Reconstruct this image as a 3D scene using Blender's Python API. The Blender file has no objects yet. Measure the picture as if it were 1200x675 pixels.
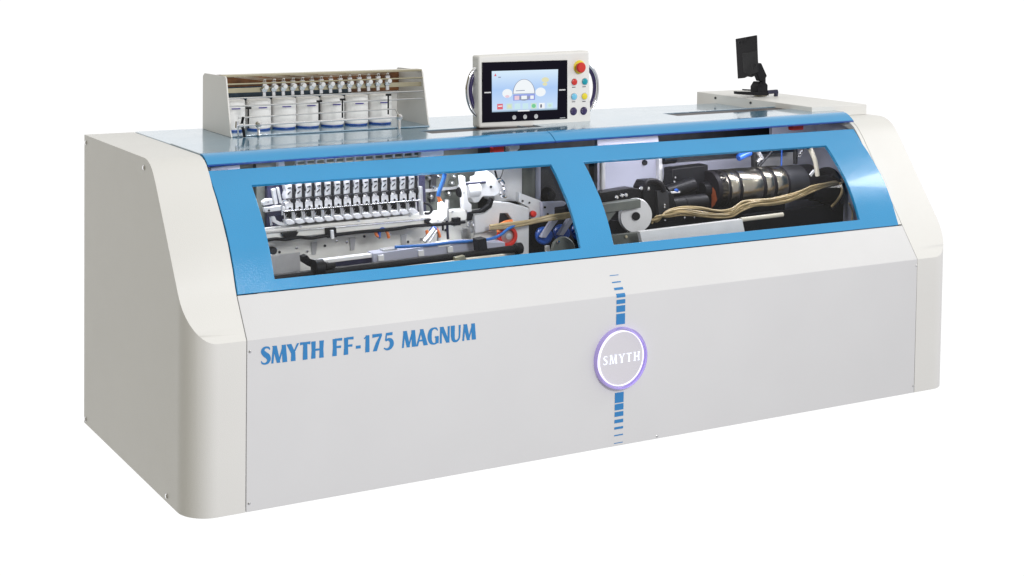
import bpy, bmesh, math, random
from mathutils import Vector, Matrix
random.seed(7)
S = bpy.context.scene
C = S.collection
# ------------------------------------------------------------------ camera
FPX = 1776.36; YAW, PIT, ROL = 0.499535, 0.0457698, 0.0110984
CAM = Vector((-1.651171, -4.500609, 1.822381)); PX, PY = 487.18, 24.78
_f = Vector((math.sin(YAW)*math.cos(PIT), math.cos(YAW)*math.cos(PIT), -math.sin(PIT)))
_r = Vector((math.cos(YAW), -math.sin(YAW), 0)); _u = _r.cross(_f)
R_ = _r*math.cos(ROL)+_u*math.sin(ROL); U_ = -_r*math.sin(ROL)+_u*math.cos(ROL)
cd = bpy.data.cameras.new('camera'); cam = bpy.data.objects.new('camera', cd); C.objects.link(cam)
cd.sensor_width = 36; cd.lens = FPX/1200*36; cd.shift_x = (600-PX)/1200; cd.shift_y = -(337.5-PY)/1200
cd.clip_end = 200; cd.clip_start = .05
M = Matrix((R_, U_, -_f)).transposed().to_4x4(); M.translation = CAM; cam.matrix_world = M
S.camera = cam
def ray(x, y): return _f + R_*((x-PX)/FPX) - U_*((y-PY)/FPX)
def W(x, y, Y):                       # photo measurement -> point on the real plane y = Y
    d = ray(x, y); return CAM + d*((Y-CAM.y)/d.y)
def WZ(x, y, Z): d = ray(x, y); return CAM + d*((Z-CAM.z)/d.z)
def WX(x, y, X): d = ray(x, y); return CAM + d*((X-CAM.x)/d.x)
def SZ(px, x, y, Y): return abs(W(x, y-px/2, Y).z - W(x, y+px/2, Y).z)

# ------------------------------------------------------------------ materials
def mat(name, col, rough=.5, metal=0, spec=.5, ior=1.5, coat=0, bump=0, bscale=300, var=0, vscale=6, emit=None, es=0, aniso=0, rvar=0):
    m = bpy.data.materials.new(name); m.use_nodes = True
    nt = m.node_tree; b = nt.nodes['Principled BSDF']
    c = (*col, 1)
    b.inputs['Base Color'].default_value = c
    b.inputs['Roughness'].default_value = rough
    b.inputs['Metallic'].default_value = metal
    b.inputs['Specular IOR Level'].default_value = spec
    b.inputs['IOR'].default_value = ior
    b.inputs['Coat Weight'].default_value = coat
    b.inputs['Coat Roughness'].default_value = .06; b.inputs['Coat IOR'].default_value = 1.5 if ior < 1.9 else 4.5
    tc = nt.nodes.new('ShaderNodeTexCoord')
    if var:
        n = nt.nodes.new('ShaderNodeTexNoise'); n.inputs['Scale'].default_value = vscale; n.inputs['Detail'].default_value = 6
        nt.links.new(tc.outputs['Object'], n.inputs['Vector'])
        r = nt.nodes.new('ShaderNodeMapRange'); r.inputs[1].default_value = .3; r.inputs[2].default_value = .7
        r.inputs[3].default_value = 1-var; r.inputs[4].default_value = 1+var
        nt.links.new(n.outputs[0], r.inputs[0])
        mx = nt.nodes.new('ShaderNodeVectorMath'); mx.operation = 'SCALE'; mx.inputs[0].default_value = col
        nt.links.new(r.outputs[0], mx.inputs['Scale']); nt.links.new(mx.outputs[0], b.inputs['Base Color'])
    if rvar:
        n = nt.nodes.new('ShaderNodeTexNoise'); n.inputs['Scale'].default_value = 9; n.inputs['Detail'].default_value = 5
        nt.links.new(tc.outputs['Object'], n.inputs['Vector'])
        r = nt.nodes.new('ShaderNodeMapRange'); r.inputs[1].default_value = .3; r.inputs[2].default_value = .7
        r.inputs[3].default_value = max(.02, rough-rvar); r.inputs[4].default_value = rough+rvar
        nt.links.new(n.outputs[0], r.inputs[0]); nt.links.new(r.outputs[0], b.inputs['Roughness'])
    if bump:
        n = nt.nodes.new('ShaderNodeTexNoise'); n.inputs['Scale'].default_value = bscale; n.inputs['Detail'].default_value = 2
        if aniso:
            mp = nt.nodes.new('ShaderNodeMapping'); mp.inputs['Scale'].default_value = (aniso, 1, 1)
            nt.links.new(tc.outputs['Object'], mp.inputs[0]); nt.links.new(mp.outputs[0], n.inputs['Vector'])
        else: nt.links.new(tc.outputs['Object'], n.inputs['Vector'])
        bp = nt.nodes.new('ShaderNodeBump'); bp.inputs['Strength'].default_value = bump; bp.inputs['Distance'].default_value = .002
        nt.links.new(n.outputs[0], bp.inputs['Height']); nt.links.new(bp.outputs[0], b.inputs['Normal'])
    if emit:
        b.inputs['Emission Color'].default_value = (*emit, 1); b.inputs['Emission Strength'].default_value = es
    return m
def glass(name, tint, k):
    m = bpy.data.materials.new(name); m.use_nodes = True; nt = m.node_tree; nt.nodes.clear()
    o = nt.nodes.new('ShaderNodeOutputMaterial'); mx = nt.nodes.new('ShaderNodeMixShader')
    t = nt.nodes.new('ShaderNodeBsdfTransparent'); t.inputs[0].default_value = (*tint, 1)
    g = nt.nodes.new('ShaderNodeBsdfGlossy'); g.inputs['Roughness'].default_value = .03
    f = nt.nodes.new('ShaderNodeFresnel'); f.inputs[0].default_value = 1.45
    q = nt.nodes.new('ShaderNodeMath'); q.operation = 'MULTIPLY'; q.inputs[1].default_value = k
    L = nt.links.new
    ge = nt.nodes.new('ShaderNodeNewGeometry'); iv = nt.nodes.new('ShaderNodeMath'); iv.operation = 'SUBTRACT'; iv.inputs[0].default_value = 1; q2 = nt.nodes.new('ShaderNodeMath'); q2.operation = 'MULTIPLY'
    L(ge.outputs['Backfacing'], iv.inputs[1]); L(f.outputs[0], q.inputs[0]); L(q.outputs[0], q2.inputs[0]); L(iv.outputs[0], q2.inputs[1]); L(q2.outputs[0], mx.inputs[0]); L(t.outputs[0], mx.inputs[1]); L(g.outputs[0], mx.inputs[2]); L(mx.outputs[0], o.inputs[0])
    return m
white = mat('cream_powder_coat', (.76, .753, .733), .42, bump=.22, bscale=420, var=.01, vscale=3, rvar=.015)
frontw = mat('grey_white_powder_coat', (.70, .70, .715), .42, bump=.2, bscale=420, var=.015, vscale=3, rvar=.04)
blue = mat('blue_gloss_paint', (.034, .305, .62), .2, coat=.35, bump=.35, bscale=260, var=.03, vscale=4)
lidblue = mat('blue_lid_paint', (.07, .27, .44), .2, ior=2.8, coat=1, bump=.25, bscale=160, var=.03, vscale=4, rvar=.04)
darkblue = mat('dark_blue_edge', (.02, .09, .42), .35)
vinyl = mat('blue_vinyl', (.028, .22, .53), .4, bump=.1, bscale=300, var=.03)
steel = mat('brushed_steel', (.62, .62, .62), .28, metal=1, bump=.25, bscale=60, aniso=.15, var=.08, vscale=20)
chrome = mat('chrome', (.8, .8, .82), .08, metal=1, rvar=.04)
alu = mat('satin_aluminium', (.62, .62, .63), .38, metal=.6, bump=.15, bscale=90, var=.1, vscale=15)
cast = mat('white_enamel_casting', (.70, .70, .71), .4, bump=.3, bscale=120, var=.05, vscale=14)
plate = mat('pale_machined_plate', (.84, .83, .79), .35, metal=0, bump=.2, bscale=40, aniso=.3, var=.12, vscale=7)
lplate = mat('lavender_grey_sheet', (.46, .47, .57), .4, metal=.2, bump=.1, bscale=80, var=.06)
olive = mat('olive_grey_metal', (.13, .14, .125), .45, metal=.3, bump=.2, bscale=60, var=.2, vscale=12)
dark = mat('dark_grey_metal', (.035, .036, .042), .4, metal=.3, bump=.2, bscale=80, var=.25, vscale=18)
black = mat('black_steel', (.006, .006, .008), .45, spec=.2, bump=.2, bscale=90, var=.2, vscale=20, rvar=.1)
rubber = mat('black_rubber', (.006, .005, .008), .55, spec=.2, bump=.2, bscale=200, var=.1)
navy = mat('navy_plate', (.02, .02, .05), .4, metal=.2, var=.2, vscale=25, bump=.1)  # dark navy finish of the comb backplate and small parts
tan = mat('tan_air_hose', (.38, .29, .15), .32, bump=.2, bscale=120, var=.18, vscale=18)
cream = mat('cream_plastic', (.62, .58, .48), .4, var=.05, bump=.1)
red = mat('red_plastic', (.62, .03, .02), .35, var=.05, bump=.1)
orange = mat('orange_plastic', (.75, .20, .05), .4, var=.06, bump=.1)
rust = mat('rust_orange_paint', (.22, .05, .015), .5, var=.25, vscale=30, bump=.2)
bluep = mat('blue_plastic', (.02, .09, .40), .3, var=.06, bump=.1)
hoseb = mat('bright_blue_hose', (.02, .13, .42), .3, var=.06, bump=.1)
yellow = mat('yellow_plastic', (.80, .66, .03), .35, var=.04, bump=.1)
teal = mat('teal_plastic', (.0, .32, .40), .3, var=.04, bump=.1)
sky = mat('light_blue_plastic', (.18, .55, .78), .3, var=.04, bump=.1)
purple = mat('dark_purple_plastic', (.03, .02, .09), .25, var=.1, bump=.1)
bezel = mat('black_glass_bezel', (.003, .002, .008), .12, spec=.12, rvar=.04)
thread = mat('white_thread', (.90, .89, .88), .75, bump=.8, bscale=240, var=.03, vscale=30)
rackw = mat('white_rack_sheet', (.78, .77, .75), .45, bump=.15, bscale=300, var=.02)
amber = mat('brown_back_panel', (.13, .055, .022), .2, var=.6, vscale=14, rvar=.05)
tealdark = mat('dark_teal_panel', (.02, .04, .06), .25, var=.3, vscale=20)
bronze = mat('tan_metal_bar', (.42, .38, .26), .3, metal=.6, var=.08, bump=.1)
drumm = mat('polished_drum_steel', (.40, .37, .31), .26, metal=1, bump=.08, bscale=70, aniso=.03, var=.1, vscale=8)
groove = mat('dark_slot', (.05, .035, .035), .5, var=.2)
lav = mat('lavender_chrome', (.40, .34, .66), .18, metal=.5, emit=(.55, .42, .95), es=.20, rvar=.05)
led = mat('lit_badge_edge', (.9, .9, 1), .4, emit=(.88, .84, 1), es=.8, var=.02)
ledtext = mat('lit_badge_letters', (.8, .85, 1), .4, emit=(.84, .92, 1), es=.75, var=.02)
badge = mat('badge_face', (.65, .64, .67), .4, bump=.1, var=.01, emit=(.7, .6, .95), es=.06)
lamp = mat('lit_work_lamp', (1, 1, 1), .4, emit=(.92, .93, 1), es=9, var=.01)
pane = glass('clear_door_glass', (.975, .98, .985), .5)
paneb = glass('clear_rack_acrylic', (.96, .95, .93), .6)

# ------------------------------------------------------------------ object helpers
W0 = {}
def place(o, parent, org):
    C.objects.link(o); W0[o.name] = org
    if parent: o.parent = parent; o.location = org - W0[parent.name]
    else: o.location = org
def thing(name, label, cat, loc, group=None):
    o = bpy.data.objects.new(name, None); o.empty_display_size = .1
    place(o, None, Vector(loc)); o['label'] = label; o['category'] = cat
    if group: o['group'] = group
    return o
def part(name, bm, m, parent, bevel=0, seg=2, smooth=True, label=None, angle=35, kind=None):
    me = bpy.data.meshes.new(name)
    bmesh.ops.recalc_face_normals(bm, faces=bm.faces)
    xs = [v.co for v in bm.verts]
    org = Vector([(min(c[i] for c in xs)+max(c[i] for c in xs))/2 for i in range(3)])
    bmesh.ops.translate(bm, vec=-org, verts=bm.verts)
    bm.to_mesh(me); bm.free(); me.materials.append(m)
    if smooth:
        me.polygons.foreach_set('use_smooth', [True]*len(me.polygons)); me.set_sharp_from_angle(angle=math.radians(angle))
    o = bpy.data.objects.new(name, me); place(o, parent, org)
    if bevel:
        b = o.modifiers.new('bevel', 'BEVEL'); b.width = bevel; b.segments = seg; b.limit_method = 'ANGLE'; b.angle_limit = math.radians(30)
        b.harden_normals = False
    if label: o['label'] = label
    if kind: o['kind'] = kind
    return o
def prism(bm, pts, ext):              # closed outline + its copy moved by ext
    ext = Vector(ext); a = [bm.verts.new(p) for p in pts]; b = [bm.verts.new(Vector(p)+ext) for p in pts]
    bm.faces.new(a); bm.faces.new(b[::-1]); n = len(a)
    for i in range(n): bm.faces.new((a[i], b[i], b[(i+1) % n], a[(i+1) % n]))
def box(bm, a, b):
    x0, y0, z0 = a; x1, y1, z1 = b
    prism(bm, [(x0, y0, z0), (x1, y0, z0), (x1, y0, z1), (x0, y0, z1)], (0, y1-y0, 0))
def pp(bm, px, Y, th=.02):            # outline measured in the photo, standing at depth Y with thickness th
    prism(bm, [W(x, y, Y) for x, y in px], (0, th, 0))
def cyl(bm, a, b, r, r2=None, n=24, rings=1):
    a = Vector(a); b = Vector(b); r2 = r if r2 is None else r2
    d = (b-a).normalized(); q = d.to_track_quat('Z', 'Y'); L = []
    for k in range(rings+1):
        t = k/rings; c = a.lerp(b, t); rr = r+(r2-r)*t
        L.append([bm.verts.new(c+q @ Vector((rr*math.cos(i*2*math.pi/n), rr*math.sin(i*2*math.pi/n), 0))) for i in range(n)])
    for A, B in zip(L, L[1:]):
        for i in range(n): bm.faces.new((A[i], A[(i+1) % n], B[(i+1) % n], B[i]))
    bm.faces.new(L[0][::-1]); bm.faces.new(L[-1])
def lathe(bm, a, axis, prof, n=32):   # prof: (distance along axis, radius)
    a = Vector(a); q = Vector(axis).normalized().to_track_quat('Z', 'Y'); L = []
    for h, r in prof:
        L.append([bm.verts.new(a+q @ Vector((max(r, 1e-4)*math.cos(i*2*math.pi/n), max(r, 1e-4)*math.sin(i*2*math.pi/n), h))) for i in range(n)])
    for A, B in zip(L, L[1:]):
        for i in range(n): bm.faces.new((A[i], A[(i+1) % n], B[(i+1) % n], B[i]))
    bm.faces.new(L[0][::-1]); bm.faces.new(L[-1])
def ringy(bm, c, axis, ri, ro, th, n=48):
    c = Vector(c); q = Vector(axis).normalized().to_track_quat('Z', 'Y'); L = []
    for r, h in ((ri, 0), (ro, 0), (ro, th), (ri, th)):
        L.append([bm.verts.new(c+q @ Vector((r*math.cos(i*2*math.pi/n), r*math.sin(i*2*math.pi/n), h))) for i in range(n)])
    for k in range(4):
        A, B = L[k], L[(k+1) % 4]
        for i in range(n): bm.faces.new((A[i], A[(i+1) % n], B[(i+1) % n], B[i]))
def catmull(P, n=6):
    P = [tuple(p) for p in P]; Q = [P[0]]+P+[P[-1]]; out = []
    for i in range(1, len(Q)-2):
        p0, p1, p2, p3 = Q[i-1:i+3]
        for k in range(n):
            t = k/n
            out.append(tuple(.5*(2*b+(c-a)*t+(2*a-5*b+4*c-d)*t*t+(3*b-a-3*c+d)*t**3) for a, b, c, d in zip(p0, p1, p2, p3)))
    out.append(P[-1]); return out
def tube(bm, pts, r, n=10, smooth=6):
    pts = [Vector(p) for p in (catmull(pts, smooth) if smooth > 1 else pts)]
    L = []; q = None
    for i, p in enumerate(pts):
        d = (pts[min(i+1, len(pts)-1)]-pts[max(i-1, 0)]).normalized()
        if q is None: q = d.to_track_quat('Z', 'Y'); last = d
        else: q = last.rotation_difference(d) @ q; last = d
        L.append([bm.verts.new(p+q @ Vector((r*math.cos(k*2*math.pi/n), r*math.sin(k*2*math.pi/n), 0))) for k in range(n)])
    for A, B in zip(L, L[1:]):
        for i in range(n): bm.faces.new((A[i], A[(i+1) % n], B[(i+1) % n], B[i]))
    bm.faces.new(L[0][::-1]); bm.faces.new(L[-1])
N = bmesh.new
def P1(name, fn, m, parent, **k):
    bm = N(); fn(bm); return part(name, bm, m, parent, **k)
def poly(name, px, Y, th, m, parent, **k): return P1(name, lambda b: pp(b, px, Y, th), m, parent, **k)

# ------------------------------------------------------------------ the cabinet
LX, DP, HT, HC, SE = 3.4, 1.153, 1.112, .563, .197
machine = thing('book_sewing_machine', 'long white and blue book sewing machine with two front windows showing its steel mechanism', 'sewing machine', (1.7, .57, 0))
PROF = [(0, .563), (.03, .607), (.07, .6655), (.13, .7533), (.2, .856), (.27, .9585), (.325, 1.039), (.345, 1.064), (.362, 1.082), (.385, 1.098), (.41, 1.108), (.435, 1.112), (.7, 1.112), (DP, 1.112)]
def zt(y):
    for (a, b), (c, d) in zip(PROF, PROF[1:]):
        if y <= c: return b+(d-b)*(y-a)/(c-a)
    return HT
FR = .1
def crown(y):                         # the left panel's inner edge is crowned to meet the bowed door
    P = [(.0, 0), (.09, 0), (.125, .030), (.168, .044), (.217, .037), (.272, .020), (.309, .002), (.345, 0), (2, 0)]
    for (a, b), (c, d) in zip(P, P[1:]):
        if y <= c: return b+(d-b)*(y-a)/(c-a)
def end_cap(bm, mirror=False):
    ys = [0, .0008, .003, .007, .013, .02, .03, .042, .055, .07, .085, FR, .112, .125, .146, .168, .19, .217, .245, .272, .29, .309, .325, .345, .362, .385, .41, .435, .7, DP]
    fx = (lambda x: LX-x+.018*(1-x/SE)) if mirror else (lambda x: x)
    rows = []
    for y in ys:
        xl = FR-math.sqrt(max(0, FR*FR-(FR-y)**2)) if y < FR else 0
        rows.append((fx(xl), y, zt(y)))
    tl = [bm.verts.new(p) for p in rows]; tr = [bm.verts.new((fx(SE-.001), p[1], p[2]+(0 if mirror else crown(p[1])))) for p in rows]
    bl = [bm.verts.new((p[0], p[1], 0)) for p in rows]; br = [bm.verts.new((fx(SE-.001), p[1], 0)) for p in rows]
    for i in range(len(ys)-1):
        bm.faces.new((tl[i], tl[i+1], tr[i+1], tr[i])); bm.faces.new((bl[i], bl[i+1], tl[i+1], tl[i]))
        bm.faces.new((br[i], br[i+1], tr[i+1], tr[i])); bm.faces.new((bl[i], bl[i+1], br[i+1], br[i]))
    bm.faces.new((tl[0], tr[0], br[0], bl[0])); bm.faces.new((tl[-1], tr[-1], br[-1], bl[-1]))
def finish_cap(o):
    o.modifiers['bevel'].angle_limit = math.radians(50)
for mir in (False, True):
    o = P1('end_panel', lambda b: end_cap(b, mir), white, machine, bevel=.004, label='right end panel with a rounded front corner' if mir else 'left end panel with a rounded front corner', angle=24); finish_cap(o)
    # screws on the side face and beside the seam
    X = LX+.018 if mir else 0; sx = .001 if mir else -.001
    for (y, z) in ((1.128, 1.084), (.443, 1.078), (1.147-.02, .02), (.2, .022)):
        bm = N(); lathe(bm, (X-sx, y, z), (1 if mir else -1, 0, 0), [(0, .0085), (.004, .0085), (.006, .006), (.0062, 0)], 14); part('screw', bm, chrome, machine)
def screw_y(x, z, r=.005):
    bm = N(); lathe(bm, (x, .0006, z), (0, -1, 0), [(0, r), (.0015, r), (.003, r*.6), (.0031, 0)], 12); part('screw', bm, steel, machine)
for x, z in ((.209, .526), (.209, .028), (3.198, .538), (3.197, .03), (1.86, .004+.006)): screw_y(x, z)
# front panel: vertical sheet bent back along the crease
def front(bm):
    x0, x1 = SE+.0015, LX-SE-.0005
    o = [(0, 0), (0, HC), (.07, HC+.07*1.464), (.0875, .6915), (.100, .682), (.02, HC-.01), (.02, 0)]
    prism(bm, [(x0, y, z) for y, z in o], (x1-x0, 0, 0))
o = P1('front_panel', front, frontw, machine, bevel=.0015, angle=24, label='long front panel bent back under the blue door')
# slope above the crease reads cream, same sheet
# deck
def quadhole(bm, x0, x1, y0, y1, z0, z1, holes):
    xs = sorted({x0, x1}.union(*[{h[0], h[1]} for h in holes])); ys = sorted({y0, y1}.union(*[{h[2], h[3]} for h in holes]))
    def solid(i, j):
        if i < 0 or j < 0 or i >= len(xs)-1 or j >= len(ys)-1: return False
        cx = (xs[i]+xs[i+1])/2; cy = (ys[j]+ys[j+1])/2
        return not any(h[0] < cx < h[1] and h[2] < cy < h[3] for h in holes)
    T = {(i, j): (bm.verts.new((x, y, z1)), bm.verts.new((x, y, z0))) for i, x in enumerate(xs) for j, y in enumerate(ys)}
    for i in range(len(xs)-1):
        for j in range(len(ys)-1):
            if not solid(i, j): continue
            a, b, c, d = T[i, j], T[i+1, j], T[i+1, j+1], T[i, j+1]
            bm.faces.new((a[0], b[0], c[0], d[0])); bm.faces.new((a[1], b[1], c[1], d[1]))
            for (p, q, di, dj) in ((a, b, 0, -1), (b, c, 1, 0), (c, d, 0, 1), (d, a, -1, 0)):
                if not solid(i+di, j+dj): bm.faces.new((p[0], q[0], q[1], p[1]))
    bmesh.ops.remove_doubles(bm, verts=bm.verts, dist=1e-6)
    for v in [v for v in bm.verts if not v.link_faces]: bm.verts.remove(v)
XL, XR = SE+.003, LX-SE-.003
P1('rear_deck', lambda b: quadhole(b, XL, XR, .745, DP, 1.09, 1.114, []), lidblue, machine, bevel=.002)
lid = thing_lid = None
def rise(o):                                      # lids stand slightly higher at the right end
    for v in o.data.vertices:
        x = v.co.x+W0[o.name].x
        v.co.z += .0075*max(0, x-.2)
SL = [(1.19, 1.70, .565, .67), (2.43, 3.13, .63, .735)]
def lidshape(x0, x1, holes):
    def f(bm): quadhole(bm, x0, x1, .44, .742, 1.104, 1.1165, holes)
    return f
lidL = P1('lid', lidshape(XL, 1.626, SL[:1] and [(1.19, 1.6255, .565, .67)]), lidblue, machine, bevel=.0015)
lidR = P1('lid', lidshape(1.629, XR, [(1.6295, 1.70, .565, .67), (2.43, 3.13, .63, .735)]), lidblue, machine, bevel=.0015)
for x0, x1, y0, y1 in SL:
    rise(P1('slot_tray', lambda b: prism(b, [(x0-.01, y0-.01, 1.106), (x0-.01, y0-.01, 1.112), (x0-.01, y1+.002, 1.112), (x0-.01, y1+.002, 1.106)], (x1-x0+.02, 0, 0)), groove, machine))
def lip(x0, x1):
    def f(bm):
        pr = [(.44, 1.1165), (.425, 1.1165), (.412, 1.114), (.397, 1.107), (.384, 1.0985), (.372, 1.0895), (.368, 1.086), (.372, 1.0825), (.378, 1.086), (.388, 1.093), (.402, 1.1005), (.44, 1.104)]
        prism(bm, [(x0, y, z) for y, z in pr], (x1-x0, 0, 0))
    return f
for l, (a, b) in ((lidL, (XL, 1.626)), (lidR, (1.629, XR-.012))):
    rise(l)
    o = P1('lid_lip', lip(a, b), blue, l, bevel=.0008, angle=25)
    rise(o)
    o = P1('edge_trim', lambda bm: prism(bm, [(a, .3705, 1.0815), (a, .3665, 1.0845), (a, .3645, 1.0825), (a, .3685, 1.0785)], (b-a, 0, 0)), darkblue, l); rise(o)
# rear guard
P1('rear_cover', lambda b: prism(b, [(3.07, .50, 1.1125), (3.07, 1.155, 1.1125), (3.07, 1.155, .9), (3.07, 1.29, .9), (3.07, 1.29, 1.158), (3.07, .50, 1.158)], (.328, 0, 0)), white, machine, bevel=.002)
for yy_ in (.9, 1.15): P1('screw', lambda b: lathe(b, (3.0695, yy_, 1.14), (-1, 0, 0), [(0, .006), (.003, .006), (.0035, 0)], 12), dark, machine)
P1('back_panel', lambda b: box(b, (SE, DP-.03, .0), (LX-SE, DP, 1.088)), dark, machine)
# inner liner
P1('inner_wall', lambda b: box(b, (SE+.001, .80, .3), (1.50, .83, 1.085)), olive, machine)
P1('inner_wall', lambda b: box(b, (1.502, .80, .3), (LX-SE-.001, .83, 1.085)), dark, machine)
P1('inner_floor', lambda b: box(b, (SE+.001, .03, .40), (LX-SE-.001, .795, .42)), black, machine)

# ------------------------------------------------------------------ the blue door with its windows
DPR = [(.0880, .6945), (.103, .730), (.125, .78), (.147, .822), (.168, .857), (.194, .895), (.217, .921), (.237, .944), (.272, .982), (.309, 1.0165), (.344, 1.05), (.361, 1.066)]
DX = [.1995, .338, 1.570, 1.720, 2.975, 3.182]
def door_n(i):
    a = DPR[max(i-1, 0)]; b = DPR[min(i+1, len(DPR)-1)]
    t = Vector((0, b[0]-a[0], b[1]-a[1])).normalized(); return Vector((0, -t.z, t.y))
def sheet(bm, xs, i0, i1, off0, off1, skip=lambda i, j: False):
    idx = range(i0, i1+1); G = {}
    for a, x in enumerate(xs):
        for i in idx:
            p = Vector((x, *DPR[i])); n = door_n(i); p.z += .002*(x-.2)*(1 if i > 9 else 0)
            G[a, i, 0] = p+n*off0; G[a, i, 1] = p+n*off1
    V = {k: bm.verts.new(v) for k, v in G.items()}
    ok = lambda a, i: 0 <= a < len(xs)-1 and i0 <= i < i1 and not skip(a, i)
    for a in range(len(xs)-1):
        for i in range(i0, i1):
            if not ok(a, i): continue
            for k in (0, 1): bm.faces.new((V[a, i, k], V[a+1, i, k], V[a+1, i+1, k], V[a, i+1, k]))
            for (p, q, da, di) in (((a, i), (a+1, i), 0, -1), ((a+1, i), (a+1, i+1), 1, 0), ((a+1, i+1), (a, i+1), 0, 1), ((a, i+1), (a, i), -1, 0)):
                if not ok(a+da, i+di): bm.faces.new((V[(*p, 0)], V[(*q, 0)], V[(*q, 1)], V[(*p, 1)]))
    for v in [v for v in bm.verts if not v.link_faces]: bm.verts.remove(v)
door = P1('door', lambda b: sheet(b, DX, 0, 11, 0, -.014, lambda a, i: a in (1, 3) and 1 <= i < 9), blue, machine, bevel=.0015, angle=24)
for a, b in ((DX[0], DX[0]+.003), (DX[-1]-.003, DX[-1])):
    P1('edge_flange', lambda bm: sheet(bm, [a, b], 0, 11, -.0142, -.045), blue, door, angle=24)
for a, b in ((.325, 1.583), (1.707, 2.988)):
    P1('window_pane', lambda bm: sheet(bm, [a, b], 1, 9, -.0165, -.0205), pane, door, angle=24)

# ------------------------------------------------------------------ lettering and badge
GL = {
 'S': (.60, [[(.56, .80, .03), (.50, .915, .08), (.34, .965, .08), (.17, .90, .13), (.12, .74, .18), (.25, .58, .22), (.42, .44, .22), (.5, .26, .18), (.42, .09, .12), (.24, .035, .08), (.08, .09, .07), (.03, .21, .03)]]),
 'M': (.96, [[(.07, 0, .10), (.16, 1, .09)], [(.20, 1, .2), (.46, .0, .16)], [(.46, 0, .08), (.77, 1, .08)], [(.78, 1, .19), (.86, 0, .22)]]),
 'Y': (.74, [[(.10, 1, .23), (.38, .45, .2)], [(.68, 1, .10), (.40, .45, .08)], [(.38, .5, .19), (.38, 0, .22)]]),
 'T': (.70, [[(.02, .945, .13), (.35, .96, .08), (.68, .945, .13)], [(.35, .98, .19), (.35, 0, .22)]]),
 'H': (.80, [[(.13, 1, .21), (.14, .5, .18), (.13, 0, .21)], [(.66, 1, .21), (.65, .5, .18), (.66, 0, .21)], [(.14, .5, .09), (.66, .5, .09)]]),
 'F': (.60, [[(.13, 1, .20), (.14, .5, .18), (.13, 0, .22)], [(.14, .955, .09), (.56, .94, .12)], [(.14, .52, .08), (.50, .51, .11)]]),
 '-': (.40, [[(.05, .37, .13), (.33, .37, .13)]]),
 '1': (.46, [[(.27, 1, .18), (.27, 0, .21)], [(.07, .82, .05), (.27, .97, .08)]]),
 '7': (.64, [[(.04, .92, .15), (.6, .94, .12)], [(.56, .93, .10), (.36, .5, .18), (.2, 0, .2)]]),
 '5': (.60, [[(.15, .93, .12), (.54, .94, .13)], [(.18, .94, .07), (.14, .56, .07)], [(.14, .55, .07), (.3, .62, .12), (.46, .52, .18), (.5, .3, .2), (.4, .1, .14), (.22, .035, .09), (.04, .12, .05)]]),
 'A': (.78, [[(.06, 0, .10), (.36, 1, .08)], [(.37, 1, .18), (.68, 0, .22)], [(.18, .32, .08), (.58, .32, .08)]]),
 'G': (.78, [[(.70, .80, .03), (.6, .935, .08), (.42, .97, .08), (.2, .85, .16), (.12, .5, .21), (.2, .17, .16), (.4, .035, .08), (.58, .055, .08), (.68, .15, .08)], [(.66, .44, .17), (.66, .04, .16)], [(.50, .43, .07), (.76, .43, .07)]]),
 'N': (.78, [[(.10, 0, .11), (.10, 1, .09)], [(.14, 1, .2), (.62, 0, .18)], [(.66, 0, .09), (.66, 1, .11)]]),
 'U': (.78, [[(.13, 1, .21), (.14, .35, .19), (.2, .12, .16), (.36, .035, .1), (.52, .1, .09), (.62, .3, .08), (.63, 1, .10)]]),
}
SERIF = {'M': [(.07, 0), (.86, 0), (.16, 1), (.80, 1)], 'Y': [(.10, 1), (.68, 1), (.38, 0)], 'T': [(.35, 0)], 'H': [(.13, 0), (.13, 1), (.66, 0), (.66, 1)]}
def text(bm, s, x0, z0, wid, h, y, sp=.06, space=.36, serif=False, thin=1):
    adv = sum((GL[c][0]+sp) if c != ' ' else space for c in s)-sp
    k = wid/adv; x = x0; cnt = 0
    for c in s:
        if c == ' ': x += space*k; continue
        st = [list(q) for q in GL[c][1]]
        if serif: st += [[(a-.15, b+(.03 if b == 0 else -.03), .06), (a+.15, b+(.03 if b == 0 else -.03), .06)] for a, b in SERIF.get(c, [])]
        for q in st:
            q2 = catmull(q, 6) if len(q) > 3 else q
            L = []
            for i, (a, b, w) in enumerate(q2):
                p = Vector((a*k, 0, b*h)); 
                A = q2[max(i-1, 0)]; B = q2[min(i+1, len(q2)-1)]
                d = Vector(((B[0]-A[0])*k, 0, (B[1]-A[1])*h)).normalized()
                nrm = Vector((-d.z, 0, d.x))
                if len(q2) <= 3 and abs(d.z) > .6: nrm = Vector((-1 if d.z > 0 else 1, 0, 0))   # level stroke ends
                w = w*thin*h*.5
                o = Vector((x, y-.00012*(cnt % 5), z0))
                L.append((bm.verts.new(o+p+nrm*w), bm.verts.new(o+p-nrm*w)))
            for (a, b), (c2, d2) in zip(L, L[1:]): bm.faces.new((a, c2, d2, b))
            cnt += 1
        x += (GL[c][0]+sp)*k
def name_plate(bm): text(bm, 'SMYTH FF-175 MAGNUM', 0, 0, .808, .0575, 0, sp=.05, space=.40)
for wd, xa, xb in (('SMYTH', 305.7, 379.4), ('FF-175', 389.3, 461), ('MAGNUM', 470.8, 556.8)):
    xa = W(xa, 415, 0).x; wl_ = W(xb, 400, 0).x-xa
    bm = N(); text(bm, wd, 0, 0, wl_, .0575, 0, sp=.05, thin=1.35)
    for v in bm.verts: v.co = Vector((xa+v.co.x, -.0008+v.co.y, .4785-.0085*(xa-.248+v.co.x)/.808+v.co.z))
    part('lettering', bm, vinyl, machine, smooth=False)
BC = Vector((1.678, 0, .331)); BR_ = .111
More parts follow.
